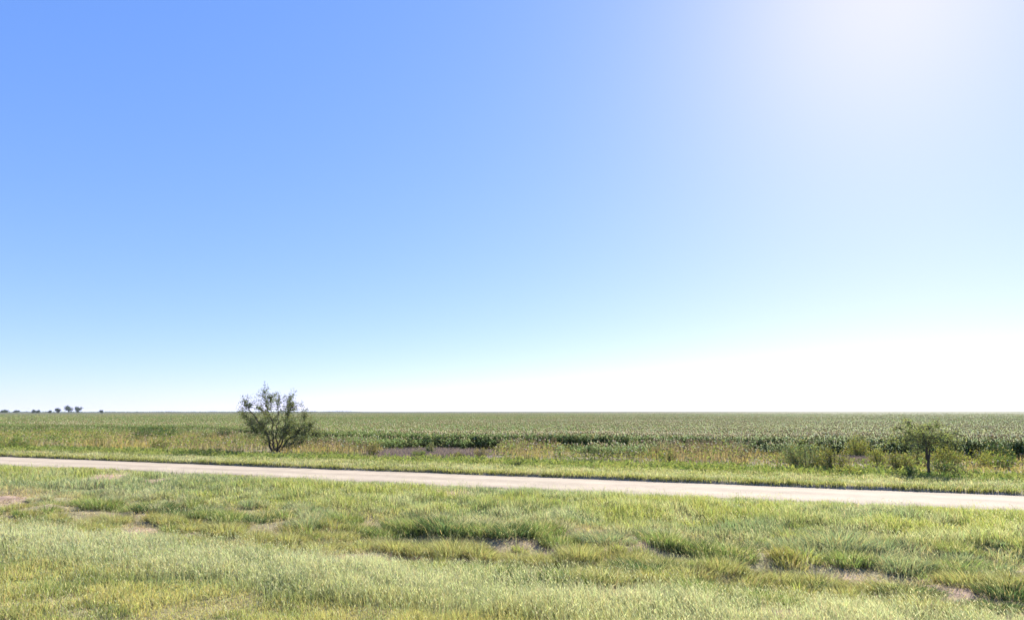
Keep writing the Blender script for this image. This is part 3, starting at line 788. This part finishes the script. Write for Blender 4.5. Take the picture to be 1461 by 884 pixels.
# larger mesquite: pixel offsets in the photograph at its own distance (one pixel is about 4.6 cm there)
tx, ty = ground_at(393, 645)
u = math.hypot(tx, ty) / 870 * 0.985 * 0.86
def L(*pp, r=0.06, d=1.0):
    return ([(a * u, z * u, b * u) for a, b, z in pp], r, d)
limbs = [
 L((-3, -2, 0), (-10, 16, -2), (-18, 32, -6), (-30, 52, -8), (-44, 68, -10), (-50, 78, -12), r=.075, d=1.25),
 L((-18, 32, -6), (-34, 40, 4), (-46, 50, 8), (-57, 57, 10), r=.035, d=.95),
 L((-2, -2, 1), (-8, 22, 6), (-14, 45, 10), (-20, 70, 8), (-26, 94, 6), r=.065, d=1.35),
 L((-14, 45, 10), (-26, 58, 14), (-36, 66, 18), r=.03, d=.6),
 L((-13, 60, 10), (-12, 74, 4), (-15, 84, 2), r=.025, d=.6),
 L((1, -2, -2), (4, 22, -8), (6, 45, -10), (2, 66, -6), (4, 80, -4), r=.05, d=.8),
 L((2, -2, 0), (10, 24, 2), (14, 48, 0), (14, 66, 4), (18, 82, 4), r=.055, d=1.35),
 L((14, 48, 0), (20, 62, -6), (24, 72, -6), r=.025, d=.7),
 L((4, -2, 2), (16, 14, 4), (28, 26, 6), (40, 36, 2), (52, 40, 0), r=.06, d=1.35),
 L((28, 26, 6), (34, 40, 10), (38, 52, 12), r=.03, d=.6),
 L((16, 12, 0), (32, 16, 6), (50, 24, 8), (60, 26, 10), r=.03, d=1.0),
 L((20, 20, 0), (36, 24, -8), (54, 32, -10), r=.025, d=.8),
 L((5, -1, -1), (18, 9, -8), (34, 14, -14), (48, 16, -18), r=.045, d=1.0),
 L((0, 0, -3), (-4, 14, -14), (-8, 30, -22), (-12, 44, -28), r=.05, d=1.2),
 L((0, 0, 3), (6, 14, 14), (10, 30, 22), (12, 42, 26), r=.05, d=1.2),
 L((-9, 14, -2), (-22, 24, -8), (-32, 34, -10), r=.03, d=.7),
 L((3, 2, 0), (14, 26, -10), (24, 38, -16), r=.04, d=1.1),
]
tree('mesquite_tree', 'airy multi-stemmed mesquite tree rising above the horizon beyond the dirt road', (tx, ty, float(height(np.array(tx), np.array(ty)))),
     limbs, .06, (0.155, 0.18, 0.085), 0.11, 40, 19, 0.64, 0.26, wob=0.06)

# smaller flat-topped mesquite on the right
tx, ty = ground_at(1327, 681)
u = math.hypot(tx, ty) / 870 * 0.985 * 0.92
def L(*pp, r=0.06, d=1.0):
    return ([(a * u, b * u, z * u) for a, z, b in pp], r, d)
limbs = [
 L((0, -2, 0), (-1, 10, 0), (0, 20, 0), (0, 30, -1), (-2, 40, -2), (-5, 50, -3), r=.066, d=.4),
 L((0, 16, 0), (4, 26, 3), (9, 38, 5), (14, 46, 7), r=.045, d=.25),
 L((-1, 18, 0), (-5, 28, -5), (-7, 38, -9), (-9, 46, -12), r=.038, d=.25),
 L((0, 10, 0), (-9, 18, 2), (-11, 26, 4), r=.014, d=.15),
]
starts = [(-2, 36, -2), (8, 36, 5), (-6, 36, -8), (0, 32, 0)]
for q in range(26):
    sx, sz, sy = starts[q % 4]
    th = 2 * math.pi * (q * 0.618); rr_ = math.sqrt((q + 0.5) / 26)
    ex = 46 * rr_ * math.cos(th) - 1; ey = 38 * rr_ * math.sin(th); ez = 60 - 17 * rr_ ** 2 + float(rng.normal(0, 5.0))
    limbs.append(L((sx, sz, sy), (sx * .6 + ex * .4, (sz + ez) * .5 + 3, sy * .6 + ey * .4), (ex, ez, ey), r=.014, d=.55))
tree('mesquite_tree', 'small dark-trunked mesquite tree with flat feathery crown among the weeds', (tx, ty, float(height(np.array(tx), np.array(ty)))),
     limbs, .045, (0.30, 0.34, 0.15), 0.055, 40, 17, 0.34, 0.4, droop=0.35, wob=0.012)

# ------------------------------------------------------------------ shrubs and conspicuous weeds (each a thing)
def shrub(px, py, wpx, hpx, col, label, dens=1.0, leaf=0.09, upright=0.5, name='shrub', cat='shrub', dead=0.1):
    gx, gy = ground_at(px, py)
    s = math.hypot(gx, gy) / 870
    rw = wpx * s * 0.5; hh = hpx * s * 1.05
    root = tag(empty(name, (gx, gy, float(height(np.array(gx), np.array(gy))))), label, cat)
    sm = Mesh(); fm = Mesh()
    ns = int(26 * dens)
    for i in range(ns):
        th = rng.uniform(0, 6.28); rr = rw * math.sqrt(rng.random())
        top = hh * math.sqrt(max(0.05, 1 - (rr / (rw * 1.08)) ** 2)) * rng.uniform(0.75, 1.08)
        e = Vector((rr * math.cos(th), rr * math.sin(th) * 0.8, top)); b = Vector((rr * math.cos(th) * 0.35, rr * math.sin(th) * 0.3, -0.03))
        mid = b.lerp(e, 0.5) + Vector(rng.normal(0, 0.04, 3)) + Vector((0, 0, 0.1 * top))
        tube(sm, [b, mid, e], [0.011, 0.008, 0.003], (0.15, 0.12, 0.07), 4)
        q = int(70 * max(0.6, hh))
        uu = rng.uniform(0.15, 1.0, q)[:, None]
        C = (1 - uu) ** 2 * np.array(b)[None] + 2 * uu * (1 - uu) * np.array(mid)[None] + uu ** 2 * np.array(e)[None] + rng.normal(0, 0.07 * (rw + hh), (q, 3)) * 0.8
        C[:, 2] = np.maximum(C[:, 2], 0.02)
        ld = rng.normal(size=(q, 3)) * 0.7; ld[:, 2] += upright
        ld /= np.linalg.norm(ld, axis=1, keepdims=True)
        c = jit(col, q, 0.22, 0.08)
        dr = rng.random(q) < dead; c[dr] = jit((0.33, 0.27, 0.14), dr.sum(), 0.2)
        leaves(fm, C, ld, rng.uniform(0.7, 1.4, q) * leaf, rng.uniform(0.25, 0.4, q) * leaf, c)
    sm.build('stem', M_BARK, root); fm.build('foliage', M_LEAF, root)
    return root

GG = (0.17, 0.205, 0.10); YG = (0.24, 0.25, 0.075); DG = (0.065, 0.10, 0.045); MG = (0.14, 0.19, 0.055); OL = (0.16, 0.165, 0.06)
shrub(1148, 671, 66, 32, GG, 'rounded grey green bush right of the orange weeds beyond the dirt road', 1.6)
shrub(1190, 675, 46, 28, OL, 'olive bush adjoining the right side of the rounded grey green bush', 1.0)
shrub(1226, 656, 34, 28, YG, 'bright yellow green bush below the dark crop edge near the small mesquite', 1.0)
shrub(1256, 668, 30, 22, YG, 'yellowish bush just left of the small mesquite beside purple bare ground', .8)
shrub(1283, 676, 34, 22, OL, 'dark olive bush at the left foot of the small mesquite', .9)
shrub(1300, 686, 12, 14, MG, 'small green upright weed at the grass edge left of the mesquite trunk', .4, .07, 1.0, 'weed_plant', 'weed')
shrub(1350, 668, 36, 24, YG, 'yellow green bush right behind the small mesquite trunk', 1.0)
shrub(1352, 681, 40, 16, DG, 'low dark green bush at the right foot of the small mesquite', .9)
shrub(1400, 668, 60, 18, YG, 'broad low yellowish bush under the dark crop edge at far right', 1.1)
shrub(1440, 672, 40, 16, MG, 'low green bush near the right border of the view', .8)
shrub(1170, 662, 30, 16, OL, 'olive bush behind the rounded grey green bush, under the crop edge', .8)
shrub(1212, 680, 44, 12, YG, 'low straw green bush along the grass edge right of the olive bush', .8)
shrub(1310, 668, 40, 20, OL, 'olive bush directly behind and left of the small mesquite trunk', .9)
shrub(1378, 684, 34, 12, GG, 'low grey green weed clump at the grass edge right of the small mesquite', .6, .08, .6, 'weed_plant', 'weed')
shrub(1425, 660, 34, 20, DG, 'dark green bush against the crop edge near the right border', .8, .12)
shrub(1110, 660, 36, 12, YG, 'low yellowish weed clump left of the rounded grey green bush', .7, .08, .6, 'weed_plant', 'weed', .3)
shrub(616, 650, 16, 18, GG, 'pale green weed in the middle of the purple bare patch', .6, .08, .8, 'weed_plant', 'weed')
shrub(597, 655, 26, 12, MG, 'low bushy green weed at the front left of the purple bare patch', .7, .08, .6, 'weed_plant', 'weed')
shrub(655, 654, 18, 8, OL, 'flat olive weed at the front of the purple bare patch, right half', .5, .07, .5, 'weed_plant', 'weed')
shrub(685, 653, 26, 12, OL, 'brownish green weed at the right end of the purple bare patch', .6, .08, .6, 'weed_plant', 'weed', .4)
shrub(533, 652, 24, 20, OL, 'brownish bush at the left end of the purple bare patch', .8, .08, .6, dead=.35)
shrub(322, 627, 26, 13, DG, 'dark green bush behind the tan weeds left of the tall mesquite', .9, .14)
shrub(290, 630, 22, 9, DG, 'low dark bush left of the dark green bush behind the tan weeds', .6, .14)
shrub(222, 627, 62, 15, (0.085, 0.135, 0.05), 'wide dark green thicket behind the orange weeds at left', 1.4, .16)
shrub(140, 637, 20, 9, OL, 'small dark olive bush among the orange weeds at left', .6, .12)
shrub(228, 641, 26, 10, OL, 'olive bush in the orange weeds in front of the wide thicket', .7, .12)
shrub(15, 640, 44, 12, MG, 'low green bush at the left border beyond the dirt road', 1.0, .12)
shrub(825, 646, 34, 10, (0.15, .19, .08), 'low grey green weed before the dark gap in the crop edge', .7, .09, .8, 'weed_plant', 'weed')
shrub(905, 648, 30, 18, (0.15, .19, .08), 'grey green upright weed left of the pinkish seeded weeds', .8, .09, .9, 'weed_plant', 'weed')
shrub(950, 660, 34, 14, MG, 'green bushy weed at the foot of the pinkish seeded weeds', .8, .09, .7, 'weed_plant', 'weed')
shrub(1060, 660, 14, 16, OL, 'narrow brown green weed among the orange grass', .4, .08, .9, 'weed_plant', 'weed', .3)
shrub(740, 668, 14, 8, DG, 'small dark green weed on the grass edge beside the dirt road', .4, .07, .7, 'weed_plant', 'weed')

# ------------------------------------------------------------------ far trees on the horizon
def far_tree(px, wpx, hpx, label, D=1050.0, name='distant_tree'):
    a = (px - 730.5) / 857.0
    Y = D / math.sqrt(1 + a * a); X = a * Y
    s = D / 870.0 * 1.0
    rw = wpx * s * 0.5; hh = hpx * s + 1.6
    root = tag(empty(name, (X, Y, 0)), label, 'tree', 'trees on the horizon')
    tm = Mesh(); cm = Mesh()
    tube(tm, [(0, 0, -0.1), (0.1, 0, hh * 0.3), (0, 0.1, hh * 0.75)], [hh * .04, hh * .03, hh * .012], (0.1, 0.08, 0.06))
    for _ in range(3):
        th = rng.uniform(0, 6.28)
        tube(tm, [(0.05, 0, hh * 0.3), (rw * .4 * math.cos(th), rw * .4 * math.sin(th), hh * .6)], [hh * .02, hh * .008], (0.1, 0.08, 0.06), 5)
    q = 900
    cl = rng.integers(0, 9, q)
    cc = rng.normal(size=(9, 3)); cc /= np.linalg.norm(cc, axis=1, keepdims=True); cc *= rng.uniform(0.3, 0.72, (9, 1))
    off = rng.normal(0, 0.22, (q, 3)) + cc[cl]
    C = np.stack([off[:, 0] * rw, off[:, 1] * rw, hh * 0.56 + off[:, 2] * hh * 0.42], 1)
    C[:, 2] = np.clip(C[:, 2], 0.3, hh)
    ld = rng.normal(size=(q, 3)); ld /= np.linalg.norm(ld, axis=1, keepdims=True)
    leaves(cm, C, ld, 0.16 * rw + 0.25, 0.1 * rw + 0.2, jit((0.05, 0.075, 0.04), q, 0.2))
    tm.build('trunk', M_BARK, root, True); cm.build('crown', M_LEAF, root)

far_tree(129, 8, 8.5, 'right one of the two tallest rounded trees on the left horizon')
far_tree(116, 9, 8.5, 'left one of the two tallest rounded trees on the left horizon')
far_tree(100.5, 6, 5.5, 'medium round tree left of the two tallest trees on the horizon')
far_tree(90, 4, 3, 'tiny round tree second left of the two tallest horizon trees')
far_tree(73, 5, 3.2, 'right tree of the touching low pair on the left horizon')
far_tree(67, 5, 3.2, 'left tree of the touching low pair on the left horizon')
far_tree(43, 7, 2.4, 'faint wide low tree between the low pair and the dark low tree', 1400)
far_tree(27, 7, 3.4, 'dark wide low tree near the left end of the horizon')
far_tree(6, 3, 2.6, 'tiny tree nearest the left border on the horizon')
far_tree(161, 5, 3.4, 'lone small tree right of the two tallest horizon trees')

# faint far belt of trees along the left part of the horizon
belt = Mesh()
n = 15000
a = rng.uniform(-1.05, -0.213, n)
Dd = 1750 + 60 * rng.random(n)
dens = fbm(a * 60, a * 0 + 2, 151, 3)
top = 3.1 + 2.2 * (dens - 0.5) 
top *= sstep(-0.205, -0.26, a) if False else (1 - 0.7 * sstep(-0.27, -0.213, a))
zz = top * rng.random(n)
C = np.stack([a * Dd, Dd, zz], 1)
ld = rng.normal(size=(n, 3)); ld /= np.linalg.norm(ld, axis=1, keepdims=True)
leaves(belt, C, ld, 1.6, 1.3, jit((0.06, 0.08, 0.05), n, 0.15))
tag(belt.build('distant_treeline', M_LEAF), 'thin grey green belt of far trees along the left horizon', 'treeline', kind='stuff')

# ------------------------------------------------------------------ the air over the plain
import bmesh
bm = bmesh.new(); bmesh.ops.create_cube(bm, size=1.0)
me = bpy.data.meshes.new('haze'); bm.to_mesh(me); bm.free()
hz = bpy.data.objects.new('haze', me); COL.objects.link(hz)
hz.scale = (40000, 40000, 16); hz.location = (0, 0, 6.5)
hm = bpy.data.materials.new('haze'); hm.use_nodes = True
hm.node_tree.nodes.clear()
ho = hm.node_tree.nodes.new('ShaderNodeOutputMaterial'); hv = hm.node_tree.nodes.new('ShaderNodeVolumePrincipled')
hv.inputs['Color'].default_value = (0.80, 0.88, 1.0, 1); hv.inputs['Density'].default_value = 0.00007
hm.node_tree.links.new(hv.outputs[0], ho.inputs['Volume'])
me.materials.append(hm)
tag(hz, kind='stuff')
